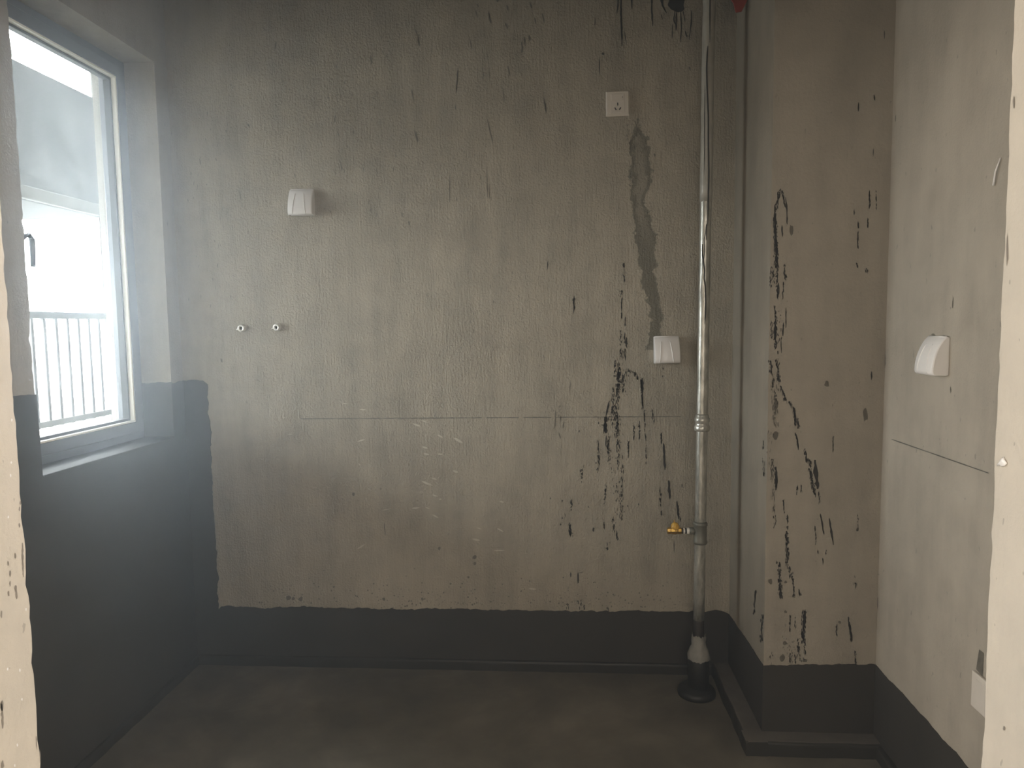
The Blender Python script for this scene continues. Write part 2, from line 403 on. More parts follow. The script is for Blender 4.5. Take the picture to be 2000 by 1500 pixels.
# ------------------------------------------------------------------ marks on the walls
class Marks:
    """thin flakes of paint and dirt lying on a wall plane, given by their course in the wall"""
    def __init__(s, ax, v, nrm, seed=1):
        s.bm = BM(); s.ax, s.v, s.n = ax, v, Vector(nrm) * .0008; s.r = random.Random(seed)
    def p(s, x, y): return hit(x, y, s.ax, s.v) + s.n
    def poly(s, pts):
        try: s.bm.faces.new([s.bm.verts.new(s.p(*q)) for q in pts])
        except ValueError: pass
    def line(s, pts, w, jit=.35, taper=True):
        """solid brush line, half width w px"""
        L = []; tot = sum(math.dist(a, b) for a, b in zip(pts, pts[1:])); n = max(3, int(tot / 5))
        for i in range(n + 1):
            q = s.at(pts, i / n); k = w * (1 + s.r.uniform(-jit, jit))
            if taper: k *= min(1, .35 + 3 * min(i / n, 1 - i / n))
            L.append((q[0] + s.r.uniform(-.25, .25) * w, q[1], k))
        for a, b in zip(L, L[1:]):
            s.poly([(a[0]-a[2], a[1]), (a[0]+a[2], a[1]), (b[0]+b[2], b[1]), (b[0]-b[2], b[1])])
    def hline(s, a, b, w, gaps=.1, seg=9):
        n = int(math.dist(a, b) / seg)
        for i in range(n):
            if s.r.random() < gaps: continue
            p, q = s.at([a, b], i / n), s.at([a, b], (i + 1.02) / n); k = w * s.r.uniform(.6, 1.2)
            s.poly([(p[0], p[1]-k), (q[0], q[1]-k), (q[0], q[1]+k), (p[0], p[1]+k)])
    def at(s, pts, t):
        ds = [math.dist(a, b) for a, b in zip(pts, pts[1:])]; T = t * sum(ds)
        for (a, b), dd in zip(zip(pts, pts[1:]), ds):
            if T <= dd or (a, b) == (pts[-2], pts[-1]):
                k = T / dd if dd else 0; return (a[0] + (b[0]-a[0]) * k, a[1] + (b[1]-a[1]) * k)
            T -= dd
    def rough(s, pts, w, dens=.5, ln=(2.5, 7.5), dw=(.4, .95)):
        """crumbly brush trace: many small dashes within half width w"""
        tot = sum(math.dist(a, b) for a, b in zip(pts, pts[1:]))
        for _ in range(int(tot * dens)):
            q = s.at(pts, s.r.random()); x = q[0] + s.r.gauss(0, w * .55); l = s.r.uniform(*ln); k = s.r.uniform(*dw); sk = s.r.uniform(-.12, .12) * l
            s.poly([(x - k*.6, q[1]), (x + k*.7, q[1] + s.r.uniform(-1, 1)), (x + k + sk, q[1] + l*.5), (x + k*.4 + sk, q[1] + l), (x - k*.7 + sk, q[1] + l*.8), (x - k, q[1] + l*.35)])
    def dot(s, x, y, rx, ry):
        n = 9; s.poly([(x + rx * s.r.uniform(.7, 1.25) * math.cos(2*math.pi*i/n), y + ry * s.r.uniform(.7, 1.25) * math.sin(2*math.pi*i/n)) for i in range(n)])
    def done(s, name, mat, parent, label=None):
        bmesh.ops.recalc_face_normals(s.bm, faces=s.bm.faces[:])
        o = obj(name, s.bm, mat, parent); o['kind'] = 'stuff'
        if label: o['label'] = label
        return o
BK = (1, -.0, (0,-1,0))
m = Marks(*BK, seed=21)
# streak tree below the damp trace
for pts, w, d in [([(1218,512),(1219,548)], 1.6, .6), ([(1214,566),(1214,590)], 2.2, .7), ([(1214,590),(1214,620)], 1.0, .6), ([(1221,618),(1221,634)], 1.2, .6),
                  ([(1212,644),(1212,700)], 2.0, .45), ([(1220,650),(1223,672),(1217,698)], 3.2, .8), ([(1201,700),(1200,735)], 1.5, .5), ([(1208,705),(1208,760)], 4.5, 1.3),
                  ([(1215,725),(1216,755)], 3.0, .7), ([(1206,755),(1206,905)], 3.5, .75), ([(1197,755),(1196,830)], 3.2, .6), ([(1200,790),(1204,850)], 4, .5),
                  ([(1190,850),(1186,878)], 2.4, .9), ([(1188,862),(1190,905)], 3.6, .6), ([(1168,858),(1170,905),(1166,920)], 2.2, .7), ([(1136,905),(1138,942)], 3.5, .45),
                  ([(1216,905),(1214,1010)], 3.0, .35), ([(1200,940),(1216,1000)], 4, .25), ([(1182,945),(1181,985)], 2.2, .5), ([(1116,975),(1115,995)], 2.0, .8),
                  ([(1226,720),(1232,724),(1240,728),(1246,738)], 3.0, 1.1), ([(1252,738),(1254,770),(1255,796)], 2.2, 1.1), ([(1258,800),(1261,860)], .8, .6), ([(1262,868),(1262,905)], 1.0, .4),
                  ([(1249,820),(1249,855)], 1.3, .7), ([(1238,830),(1238,856)], 1.3, .7), ([(1227,858),(1227,892)], 1.2, .9), ([(1270,795),(1280,830)], 2.5, .35),
                  ([(1291,845),(1292,866)], 1.4, .6), ([(1289,950),(1290,985)], 1.8, .5), ([(1291,995),(1292,1005)], 1.0, 1), ([(1324,985),(1328,1014)], 2.0, .6),
                  ([(1212,1010),(1216,1012)], 2, 1), ([(1196,1012),(1199,1036)], 2, .5), ([(1204,1030),(1206,1055)], 1.8, .7), ([(1180,1018),(1180,1030)], 1.2, .8), ([(1186,1058),(1186,1070)], 1.5, .8),
                  ([(1222,720),(1218,770)], 4, .5), ([(1201,770),(1201,820)], 4.5, .45), ([(1212,820),(1212,1000)], 7, .16), ([(1195,880),(1205,1070)], 9, .12),
                  ([(1128,1170),(1142,1190)], 6, .5), ([(1108,1178),(1112,1188)], 3, .4), ([(1187,1178),(1187,1190)], 2, .4)]:
    m.rough(pts, w, d)
m.line([(1190,783),(1187,797),(1183,815)], 1.6); m.line([(1184,815),(1182,832),(1184,846)], 3.0, .5); m.rough([(1185,812),(1179,845)], 4, 1.2); m.line([(1184,850),(1183,872)], 1.2)
m.line([(1254,742),(1255,765)], 2.4, .5); m.line([(1253,770),(1256,797)], 1.0, .4)
m.line([(1296,866),(1297,890),(1299,918)], 2.1, .45); m.line([(1306,938),(1307,955),(1308,974)], 2.3, .5); m.line([(1322,978),(1324,995),(1325,1014)], 1.6, .4); m.line([(1291,846),(1292,853)], 1.4)
m.line([(1316,1056),(1317,1080)], .7); m.dot(1114, 1041, 3.5, 5); m.rough([(1112,1020),(1116,1045)], 2.5, 1.1); m.dot(1159, 1034, 2, 4)
m.line([(1115,1118),(1115,1127)], 1.6); m.line([(1129,1118),(1129,1139)], 1.4); m.line([(1131,1119),(1138,1117)], 1.2, taper=False); m.dot(1100, 1128, 1.3, 1.3)
m.line([(1208,725),(1208,742)], 2.6, .5)
m.line([(1121,578),(1121,600),(1120,613)], 1.1, .5); m.rough([(1121,578),(1121,600)], 2.0, .5); m.line([(1070,510),(1069,527)], .8)
m.line([(1332,945),(1332,952)], 1.0)
for x, y in [(1075,973),(1098,978),(1149,990),(1131,842),(1164,904),(1095,1024),(1098,1012),(1169,826),(1247,985),(1226,988),(1295,720),(1294,735)]: m.dot(x, y, 1.2, 2.2)
m.done('brush_streaks', M_soot, wall_back, 'black brush streaks fanning out below the damp trace')
m = Marks(*BK, seed=22)
m.poly([(1306,-14),(1338,-14),(1337,2),(1335,10),(1337,18),(1331,23),(1324,24),(1318,22),(1310,18),(1304,10),(1307,2)])
for pts, w in [([(1318,22),(1316,40),(1320,49)], 1.2), ([(1321,23),(1321,42),(1320,60)], 1.3), ([(1329,23),(1331,50),(1329,83)], 1.4), ([(1334,20),(1336,34),(1338,43)], 1.1),
               ([(1213,-12),(1213,30),(1214,60),(1215,90)], 1.6), ([(1208,-10),(1207,12),(1205,27)], 1.4), ([(1234,-10),(1234,18)], 1.4), ([(1273,-12),(1273,20),(1275,51)], 1.5),
               ([(1288,-8),(1294,12),(1302,26)], 1.3), ([(1294,-10),(1294,8),(1300,24)], 1.5), ([(1313,48),(1313,76)], .9), ([(1351,20),(1350,45),(1346,78)], 1.2), ([(1338,60),(1342,74)], 1.2),
               ([(1162,34),(1162,52)], 1.0), ([(1171,112),(1171,146)], .9), ([(1219,60),(1224,88)], .8), ([(1291,28),(1294,38)], .8), ([(1346,130),(1348,138)], 1.0)]:
    m.line(pts, w, .3)
m.dot(1178, 105, 2.6, 2.4)
m.done('paint_drips', M_soot, wall_back, 'black paint blot with runs at the top of the wall')
m = Marks(*BK, seed=23)
for pts, w in [([(929,20),(933,35)], 1.0), ([(954,22),(957,36),(959,46)], 1.8), ([(971,-4),(972,4)], 2.0), ([(990,10),(993,22)], 1.6), ([(987,45),(992,56)], 2.0), ([(1035,4),(1038,16)], 1.6),
               ([(1044,34),(1047,48)], 1.3), ([(1059,26),(1063,46)], 1.3), ([(1033,68),(1035,80)], 1.7), ([(1024,72),(1026,90)], 1.5), ([(1018,82),(1021,92),(1018,104)], 1.6), ([(932,8),(934,14)], 1.2),
               ([(817,72),(819,90)], 1.1), ([(917,74),(922,96)], 1.0), ([(808,48),(816,72)], .6), ([(895,132),(893,160),(891,182)], 1.0), ([(944,140),(945,152)], .7), ([(955,136),(956,154)], .8),
               ([(992,128),(996,148)], 1.0), ([(982,174),(985,198)], 1.3), ([(1062,190),(1064,206),(1067,224)], 1.2), ([(889,205),(890,214)], 1.0), ([(952,232),(957,256),(963,282)], 1.0), ([(804,174),(809,200)], 1.0),
               ([(809,254),(816,278)], 1.0), ([(812,256),(817,276)], .7), ([(540,80),(537,97)], .9), ([(816,76),(820,90)], .8), ([(893,134),(892,180)], .5), ([(484,242),(487,248)], 1.5), ([(665,315),(668,334)], 1.0),
               ([(951,325),(952,388)], .7), ([(955,358),(956,388)], .7), ([(1065,200),(1067,220)], .8), ([(798,432),(800,440)], 1.4), ([(879,340),(878,395)], .7), ([(724,108),(726,126)], 1.0), ([(657,126),(658,134)], .8),
               ([(640,190),(643,192)], 1.8), ([(690,255),(690,262)], 1.0), ([(655,225),(653,240)], 1.0), ([(468,370),(471,392)], .9), ([(1240,235),(1247,260)], .8), ([(1278,300),(1279,306)], 1.6),
               ([(1232,268),(1232,298)], .8), ([(660,260),(662,266)], 1.0), ([(390,310),(392,322)], 1.0), ([(1114,745),(1112,765)], .7), ([(1085,800),(1084,840)], .8), ([(750,1020),(753,1046)], .8),
               ([(1069,512),(1070,520)], .8), ([(1103,1003),(1105,1010)], .9), ([(432,700),(434,708)], 1.4)]:
    m.line(pts, w, .35)
m.rough([(1180,800),(1180,860)], 30, .35, (2, 6), (.3, .7)); m.rough([(1095,790),(1098,880)], 6, .25, (3, 12), (.3, .6)); m.rough([(1225,240),(1225,300)], 5, .25)
m.rough([(700,60),(700,420)], 130, .25, (3, 10), (.3, .7)); m.rough([(960,280),(960,700)], 120, .18, (2, 8), (.3, .7)); m.rough([(420,150),(420,600)], 50, .16, (2, 8), (.3, .7))
r5 = random.Random(8)
for _ in range(330):                                         # splash specks just above the coating
    x = r5.uniform(500, 1330); y = 1188 - abs(r5.gauss(0, 26)); k = r5.choice([.7, .9, 1.1, 1.6]); m.dot(x, y, k, k)
for x, y, k in [(563,1168,5), (573,1169,3), (588,1170,4), (927,1088,4), (927,1100,3), (880,1140,2), (915,1127,2), (652,1146,2), (858,1071,3), (690,965,3), (750,1170,3), (825,1170,3)]: m.dot(x, y, k, k * 1.1)
m.done('trowel_nicks', M_dim, wall_back, 'faint dark nicks and specks in the render')
m = Marks(*BK, seed=24)
m.hline((588,818), (1330,813.5), .75, .06)
m.done('setting_out_line', M_pencil, wall_back, 'thin dark level line drawn across the back wall')
m = Marks(*BK, seed=25)
for x, y, rx, ry, sl in [(709,800,7,1.6,.1),(814,830,8,2,.35),(829,823,6,1.5,.3),(860,852,6,2,.5),(895,860,9,3,.55),(830,874,6,2,.25),(833,887,6,2,.2),(860,887,6,1.6,.1),(890,921,6,2,.3),(848,935,6,1.6,.3),(834,944,12,2.2,.4),
                         (850,968,6,1.6,.3),(860,975,3,1.6,0),(812,992,8,2,-.1),(835,992,5,1.2,.4),(850,1008,7,1.6,.5),(706,860,8,1.6,-.3),(702,907,3,1.5,.7),(930,1054,8,2.2,.2),(977,1035,7,1.6,.5),(975,1075,12,1.2,-.05),(705,1068,9,1.8,-.6),
                         (936,1032,6,1.2,.3),(980,980,5,1.5,.2),(1040,1150,8,1.8,.1),(755,995,10,.8,-.2),(674,788,6,1,.0),(567,848,5,.8,0)]:
    m.poly([(x - rx, y - rx*sl), (x - rx*.3, y - rx*.3*sl - ry), (x + rx*.6, y + rx*.6*sl - ry*.7), (x + rx, y + rx*sl), (x + rx*.2, y + rx*.2*sl + ry), (x - rx*.5, y - rx*.5*sl + ry*.8)])
m.done('pale_scuffs', M_pale, wall_back, 'pale scuff flecks low on the back wall')

CF = (1, YC, (0,-1,0))
m = Marks(*CF, seed=31)
for pts, w, d in [([(1524,368),(1520,385),(1512,420)], 3, 1.0), ([(1527,370),(1533,400)], 2.0, 1.0), ([(1512,415),(1515,470),(1517,520)], 3.2, 2.0), ([(1509,520),(1511,550)], 3, .6), ([(1517,500),(1518,580)], 2.2, .8),
                  ([(1506,520),(1505,560)], 1.8, .5), ([(1532,515),(1534,545)], 2.2, .9), ([(1530,550),(1529,580)], 1.5, .6), ([(1513,595),(1515,625)], 1.8, .7), ([(1514,625),(1514,680)], 2.6, 1.4), ([(1506,625),(1508,660)], 2, .6),
                  ([(1504,702),(1507,730)], 3.0, 1.2), ([(1518,700),(1520,740)], 3.2, 1.4), ([(1510,740),(1509,754)], 1.8, 1.0), ([(1520,735),(1527,760),(1537,785)], 2.8, .9), ([(1541,782),(1550,796)], 2.2, 1.2),
                  ([(1551,797),(1554,830)], 2.2, 1.4), ([(1558,815),(1560,835)], 2, 1), ([(1554,845),(1560,876)], 1.4, .9), ([(1571,876),(1576,900)], 2.4, 1), ([(1581,895),(1584,930),(1592,965)], 3.0, 1.6), ([(1598,958),(1601,982)], 1.6, .6),
                  ([(1508,895),(1510,915)], 2.6, .6), ([(1514,910),(1516,955)], 2.2, 1.2), ([(1530,975),(1531,1000)], 1.2, .8), ([(1538,1005),(1538,1030)], 1.6, .7), ([(1536,1035),(1538,1105)], 3.0, 1.4), ([(1512,980),(1512,1030)], 3, .3),
                  ([(1522,1097),(1524,1165)], 3.2, 1.6), ([(1540,1105),(1548,1130)], 3.4, 1.0), ([(1549,1130),(1551,1162)], 1.8, .8), ([(1560,1150),(1562,1160)], 2, 1.2), ([(1516,1095),(1520,1100)], 3, .8), ([(1570,1190),(1568,1252)], 3.6, 2.0),
                  ([(1558,1245),(1560,1275)], 1.5, .8), ([(1572,1250),(1571,1275)], 1.5, .6), ([(1543,1200),(1543,1232)], 1.4, .7), ([(1553,1205),(1553,1225)], 1.2, .4), ([(1543,1275),(1542,1290)], 1.4, .7), ([(1553,1278),(1553,1292)], 1.3, .7),
                  ([(1657,1204),(1660,1225),(1663,1248)], 2.0, 1.6), ([(1670,1270),(1671,1300)], 1.8, .9), ([(1634,1215),(1633,1240)], 1.2, .5), ([(1671,1120),(1671,1150)], 2.5, .3), ([(1675,1000),(1675,1035)], 1.3, .3), ([(1627,850),(1627,880)], 1.2, .5),
                  ([(1592,1025),(1594,1058)], .9, .5), ([(1597,1072),(1597,1078)], 1, 1), ([(1612,1072),(1612,1080)], 1, .7), ([(1607,1088),(1607,1096)], 1, 1), ([(1557,948),(1556,962)], 1, .8), ([(1565,947),(1565,958)], .9, .8),
                  ([(1676,432),(1676,445)], 1.8, 1), ([(1675,450),(1675,480)], 1.2, .6), ([(1695,425),(1695,442)], 1.2, .7), ([(1698,372),(1698,405)], 1.2, .9), ([(1711,370),(1711,405)], .8, .3), ([(1673,512),(1673,520)], 2.0, 1.2), ([(1692,522),(1693,530)], 2.0, 1),
                  ([(1502,840),(1515,850)], 3, .3), ([(1520,600),(1520,690)], 5, .2), ([(1515,755),(1516,800)], 4, .35), ([(1548,1270),(1580,1295)], 10, .25), ([(1505,1270),(1510,1300)], 8, .2)]:
    m.rough(pts, w, d)
m.line([(1513,400),(1514,440),(1516,470),(1518,520)], 2.0, .6); m.line([(1534,385),(1537,410),(1537,438)], 1.3); m.line([(1527,440),(1528,462)], 1.2); m.line([(1520,552),(1521,572),(1518,582)], 1.2)
m.line([(1535,600),(1535,640)], 1.1); m.line([(1530,630),(1529,656)], 1.3); m.line([(1514,630),(1514,662)], 2.2, .5); m.line([(1525,660),(1526,690)], .9); m.line([(1551,797),(1554,826)], 2.0, .6); m.line([(1555,848),(1560,874)], 1.1)
m.line([(1591,898),(1594,930),(1597,955)], 3.6, .45); m.line([(1602,1003),(1606,1025),(1609,1044)], 1.6); m.line([(1619,1012),(1624,1040),(1628,1064)], 2.0, .35); m.line([(1516,912),(1517,952)], 1.6, .6); m.line([(1571,1196),(1571,1225)], 2.2, .6)
m.line([(1706,290),(1705,305)], 1.0); m.line([(1677,200),(1676,218)], 1.0); m.line([(1727,60),(1727,76)], .9); m.line([(1702,725),(1702,742)], 1.2); m.line([(1707,185),(1708,196)], 1.2); m.line([(1668,410),(1668,420)], .9)
m.done('brush_streaks', M_soot, wall_column, 'black brush streaks running down the column front')
m = Marks(*CF, seed=32)
for x, y, rx, ry in [(1505,1135,4,6),(1534,1137,3,3),(1534,1195,3,3),(1533,1256,4,4),(1545,450,4,10),(1516,790,4,12),(1615,750,5,6),(1640,1215,3,3),(1690,810,5,14),(1515,850,6,8),(1572,1290,5,4),(1528,1285,5,7)]: m.dot(x, y, rx, ry)
m.rough([(1510,730),(1513,830)], 5, .5, (4, 12), (.3, .8)); m.rough([(1540,1240),(1545,1300)], 16, .8, (1.5, 4), (.4, .9)); m.rough([(1500,840),(1512,1000)], 5, .3, (3, 10), (.3, .8))
m.done('stain_spots', M_dim, wall_column, 'faint grey spots on the column front')
m = Marks(0, XC, (-1,0,0), seed=33)
m.rough([(1476,1150),(1472,1200)], 1.6, .6); m.rough([(1489,1200),(1487,1250)], 2.4, .9); m.rough([(1490,860),(1492,930)], 2, .3); m.line([(1477,1155),(1474,1175)], .9)
m.done('brush_streaks', M_soot, wall_column)
RW = (0, XR, (-1,0,0))
m = Marks(*RW, seed=41)
m.hline((1742,858), (1931,924), 1.0, .03)
m.done('setting_out_line', M_pencil, wall_right, 'thin dark level line drawn on the right wall')
m = Marks(*RW, seed=42)
m.hline((1815,656), (1853,658), 1.3, 0, 4); m.dot(1823, 654, 3.5, 2.6); m.dot(1844, 656.5, 3, 1.8); m.line([(1853,659),(1854,676),(1853,690)], .9); m.line([(1862,580),(1861,602)], .9); m.line([(1857,755),(1857,768)], .8)
m.line([(1750,225),(1749,238)], 1.0); m.line([(1743,133),(1743,143)], 1.0); m.line([(1736,420),(1735,470)], 1.2); m.line([(1729,690),(1729,715)], 1.0); m.line([(1719,960),(1718,990)], 1.6); m.line([(1717,1000),(1716,1060)], 1.0); m.line([(1713,1160),(1713,1190)], 2.2)
m.poly([(1913,1268),(1922,1276),(1920,1322),(1907,1307)])  # plain dark patch above the low plate
m.done('nicks_and_patch', M_dim, wall_right, 'small dark nicks around the boxed socket, dark patch above the low plate')
m = Marks(0, JL, (1,0,0), seed=51)
for x, y, rx, ry in [(39,982,1.6,4),(37,994,1.4,4),(37,1026,1.6,5),(29,1085,1.8,5),(15,1100,1.6,5),(19,1120,1.8,6),(19,1140,1.3,5),(16,1160,1.8,6),(30,1150,2.6,7),(2,1200,1.8,8)]: m.dot(x, y, rx, ry)
m.line([(43,1060),(44,1100),(45,1127)], 1.5); m.line([(31,1150),(32,1170)], 1.6); m.line([(2,1370),(4,1400),(4,1423)], 2.2); m.dot(3, 1378, 3.5, 10); m.line([(70,1438),(71,1464)], .7); m.line([(77,1465),(78,1490)], .7); m.line([(5,1485),(3,1502)], 3)
m.done('paint_drips', M_dripj, wall_door, 'grey paint drips on the left door reveal')
m = Marks(0, JL, (1,0,0), seed=52)
for x, y in [(21,903),(20,928),(15,1010),(38,1309),(42,1366),(33,1455),(14,1307),(22,820),(50,1190),(28,1495)]: m.dot(x, y, 1.6, 3.2)
m.done('plaster_flecks', M_white, wall_door)
m = Marks(0, JR, (-1,0,0), seed=53)
m.dot(1962, 1422, 2, 5); m.dot(1981, 200, 2, 12); m.dot(1968, 490, 2, 30)
m.done('stain_spots', M_dripj, wall_door)
# blob of plaster on the right door arris
b = BM(); bmesh.ops.create_icosphere(b, subdivisions=2, radius=1)
for v in b.verts: v.co = Vector((v.co.x * .0025, v.co.y * .008 * (1 - .5 * v.co.z), v.co.z * .0055 - .004 * v.co.y)) * (1 + .3 * math.sin(4 * v.co.z + 3 * v.co.y))
obj('plaster_dab', b, M_white, wall_door, True, hit(1957, 903, 0, JR - .002))

# ------------------------------------------------------------------ window
win = empty('window_1', (XF, (WY0 + WY1) / 2, WZ0)); tag(win, 'grey aluminium window with dusty glass deep in the left wall', kind='structure')
def local(o, bm):
    for v in bm.verts: v.co -= o.location
    return bm
def ring(bm, y0, y1, z0, z1, w, x0, x1, bev=.002):
    """mitred rectangular frame in the window plane"""
    out = [(y0, z0), (y1, z0), (y1, z1), (y0, z1)]; inn = [(y0+w, z0+w), (y1-w, z0+w), (y1-w, z1-w), (y0+w, z1-w)]
    V = [[bm.verts.new((x, *q)) for q in loop] for x in (x0, x1) for loop in (out, inn)]
    a, bi, c, di = V
    for i in range(4):
        j = (i + 1) % 4
        bm.faces.new((a[i], a[j], bi[j], bi[i])); bm.faces.new((c[j], c[i], di[i], di[j]))
        bm.faces.new((a[j], a[i], c[i], c[j])); bm.faces.new((bi[i], bi[j], di[j], di[i]))
    bmesh.ops.recalc_face_normals(bm, faces=bm.faces[:])
    if bev: bmesh.ops.bevel(bm, geom=bm.edges[:], offset=bev, segments=1, affect='EDGES')
    return bm
FW, SW = .036, .040
obj('frame', local(win, ring(BM(), WY0 - .004, WY1 + .004, WZ0 - .004, WZ1 + .004, FW, XF - .065, XF)), M_frame, win)
sash = obj('sash', local(win, ring(BM(), WY0 + FW - .006, WY1 - FW + .006, WZ0 + FW - .006, WZ1 - FW + .006, SW, XF - .055, XF + .014)), M_frame, win)
g0, g1, h0, h1 = WY0 + FW + SW - .008, WY1 - FW - SW + .008, WZ0 + FW + SW - .008, WZ1 - FW - SW + .008
obj('glazing_bead', local(win, ring(BM(), g0 - .001, g1 + .001, h0 - .001, h1 + .001, .009, XF - .018, XF + .012, .001)), M_gasket, win)
obj('inner_seal', local(win, ring(BM(), g0 + .008, g1 - .008, h0 + .008, h1 - .008, .009, XF - .027, XF - .004, .0006)), M_rubber, win)
obj('glass_pane', local(win, boxbm(XF - .034, XF - .028, g0, g1, h0, h1)), M_glass, win)
hx = XF + .050
pts = [hit(38, 470, 0, hx), hit(47, 461, 0, hx), hit(56, 459, 0, hx), hit(62, 467, 0, hx), hit(64, 490, 0, hx), hit(65, 521, 0, hx)]
hb = BM(); tube(hb, [Vector((XF + .012, WY0 + FW + .012, pts[0].z - .004)), Vector((hx - .012, WY0 + FW + .012, pts[0].z - .002)), pts[0], pts[1], pts[2], pts[3], pts[4], pts[5]], [.008, .008, .008, .008, .008, .008, .0075, .0065], 10)
hd = obj('handle', local(win, hb), M_handle, win, True)
obj('handle_plate', local(win, boxbm(XF + .013, XF + .022, WY0 + FW, WY0 + FW + .026, pts[0].z - .07, pts[0].z + .05, bev=.003)), M_handle, hd)

# ------------------------------------------------------------------ outside the window
XG = -3.3
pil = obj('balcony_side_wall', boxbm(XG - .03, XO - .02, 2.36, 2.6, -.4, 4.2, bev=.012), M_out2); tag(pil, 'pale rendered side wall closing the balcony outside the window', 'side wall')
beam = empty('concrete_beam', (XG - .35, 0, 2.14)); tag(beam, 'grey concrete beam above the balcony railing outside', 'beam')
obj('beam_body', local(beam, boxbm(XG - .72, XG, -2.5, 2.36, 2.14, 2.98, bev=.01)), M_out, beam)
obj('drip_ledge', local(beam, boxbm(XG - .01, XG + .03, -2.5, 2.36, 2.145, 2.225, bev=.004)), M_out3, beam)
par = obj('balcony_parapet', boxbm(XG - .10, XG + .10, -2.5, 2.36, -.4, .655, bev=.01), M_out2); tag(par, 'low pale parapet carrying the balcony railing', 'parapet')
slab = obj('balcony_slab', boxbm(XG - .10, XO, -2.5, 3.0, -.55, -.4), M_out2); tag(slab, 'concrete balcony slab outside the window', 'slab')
rail = empty('balcony_railing', (XG, 0, .66)); tag(rail, 'grey balcony railing of thin upright bars seen through the glass', 'railing')
obj('top_rail', local(rail, boxbm(XG - .025, XG + .025, -2.5, 2.36, 1.41, 1.455, bev=.006)), M_rail, rail)
obj('bottom_rail', local(rail, boxbm(XG - .018, XG + .018, -2.5, 2.36, .715, .755, bev=.005)), M_out3, rail)
y = -2.4; k = 0; me0 = None
bar_ys = []
while y < 2.3: bar_ys.append(y); y += .108
for yy in bar_ys:
    if me0 is None:
        o = obj('bar', boxbm(-.010, .010, -.011, .011, .05, .76, bev=.003), M_rail, rail, loc=(0, yy, 0)); me0 = o.data
    else:
        o = bpy.data.objects.new('bar', me0); COL.objects.link(o); o.parent = rail; o.location = (0, yy, 0)
for yy in (-2.2, -.6, 1.0):
    obj('foot', boxbm(XG - .02, XG + .02, yy - .02, yy + .02, .66, .72), M_rail, rail).location = -rail.location

b = BM()
box(b, XO - .02, 3.4, -6.2, 4.2, ZT + .12, 13); box(b, XO - .02, 3.4, .12, 4.2, -6, ZT + .12); box(b, XO - .02, 3.4, -6.2, .12, -6, -.12)
bld = obj('apartment_block', b, M_facade); tag(bld, 'pale rendered storeys of the apartment block around the kitchen', 'building')

# ------------------------------------------------------------------ hood socket
def on_wall(name, p, rz=0, tilt=0):
    o = empty(name, p); o.rotation_euler = (0, tilt, rz); return o
pA, pB = on_back(1184, 181), on_back(1228, 225)
so = on_wall('switched_socket', ((pA.x + pB.x) / 2, 0, (pA.z + pB.z) / 2), tilt=math.radians(-.8))
tag(so, 'ivory three-pin switched socket high on the back wall', 'socket')
HW, HH = .0415, .0435
b = BM()
v = [[b.verts.new(q) for q in loop] for loop in (
    [(-HW, 0, -HH), (HW, 0, -HH), (HW, 0, HH), (-HW, 0, HH)], [(-HW, -.004, -HH), (HW, -.004, -HH), (HW, -.004, HH), (-HW, -.004, HH)],
    [(-HW + .004, -.0095, -HH + .007), (HW - .004, -.0095, -HH + .007), (HW - .004, -.0095, HH - .004), (-HW + .004, -.0095, HH - .004)])]
for a_, b_ in zip(v, v[1:]):
    for i in range(4): b.faces.new((a_[i], a_[(i+1) % 4], b_[(i+1) % 4], b_[i]))
b.faces.new(v[2]); b.faces.new(list(reversed(v[0]))); bmesh.ops.recalc_face_normals(b, faces=b.faces[:])
obj('face_plate', b, M_plate, so)
obj('insert', boxbm(-.0245, .0245, -.0102, -.008, -.034, .034, bev=.0008), M_plate, so)
sw = obj('switch_rocker', boxbm(-.0225, .0225, -.0122, -.009, .0085, .0315, bev=.0012), M_plate, so)
obj('indicator', boxbm(.016, .0185, -.0128, -.012, .016, .023), M_dripj, sw)
b0 = obj('pin_slot', boxbm(-.0020, .0020, -.0110, -.009, -.0050, .0050, bev=.0003), M_slot, so, loc=(0, 0, -.0035)); 
for s_ in (-1, 1):
    o = bpy.data.objects.new('pin_slot', b0.data); COL.objects.link(o); o.parent = so; o.location = (s_ * .0082, 0, -.0195); o.rotation_euler = (0, s_ * math.radians(32), 0)

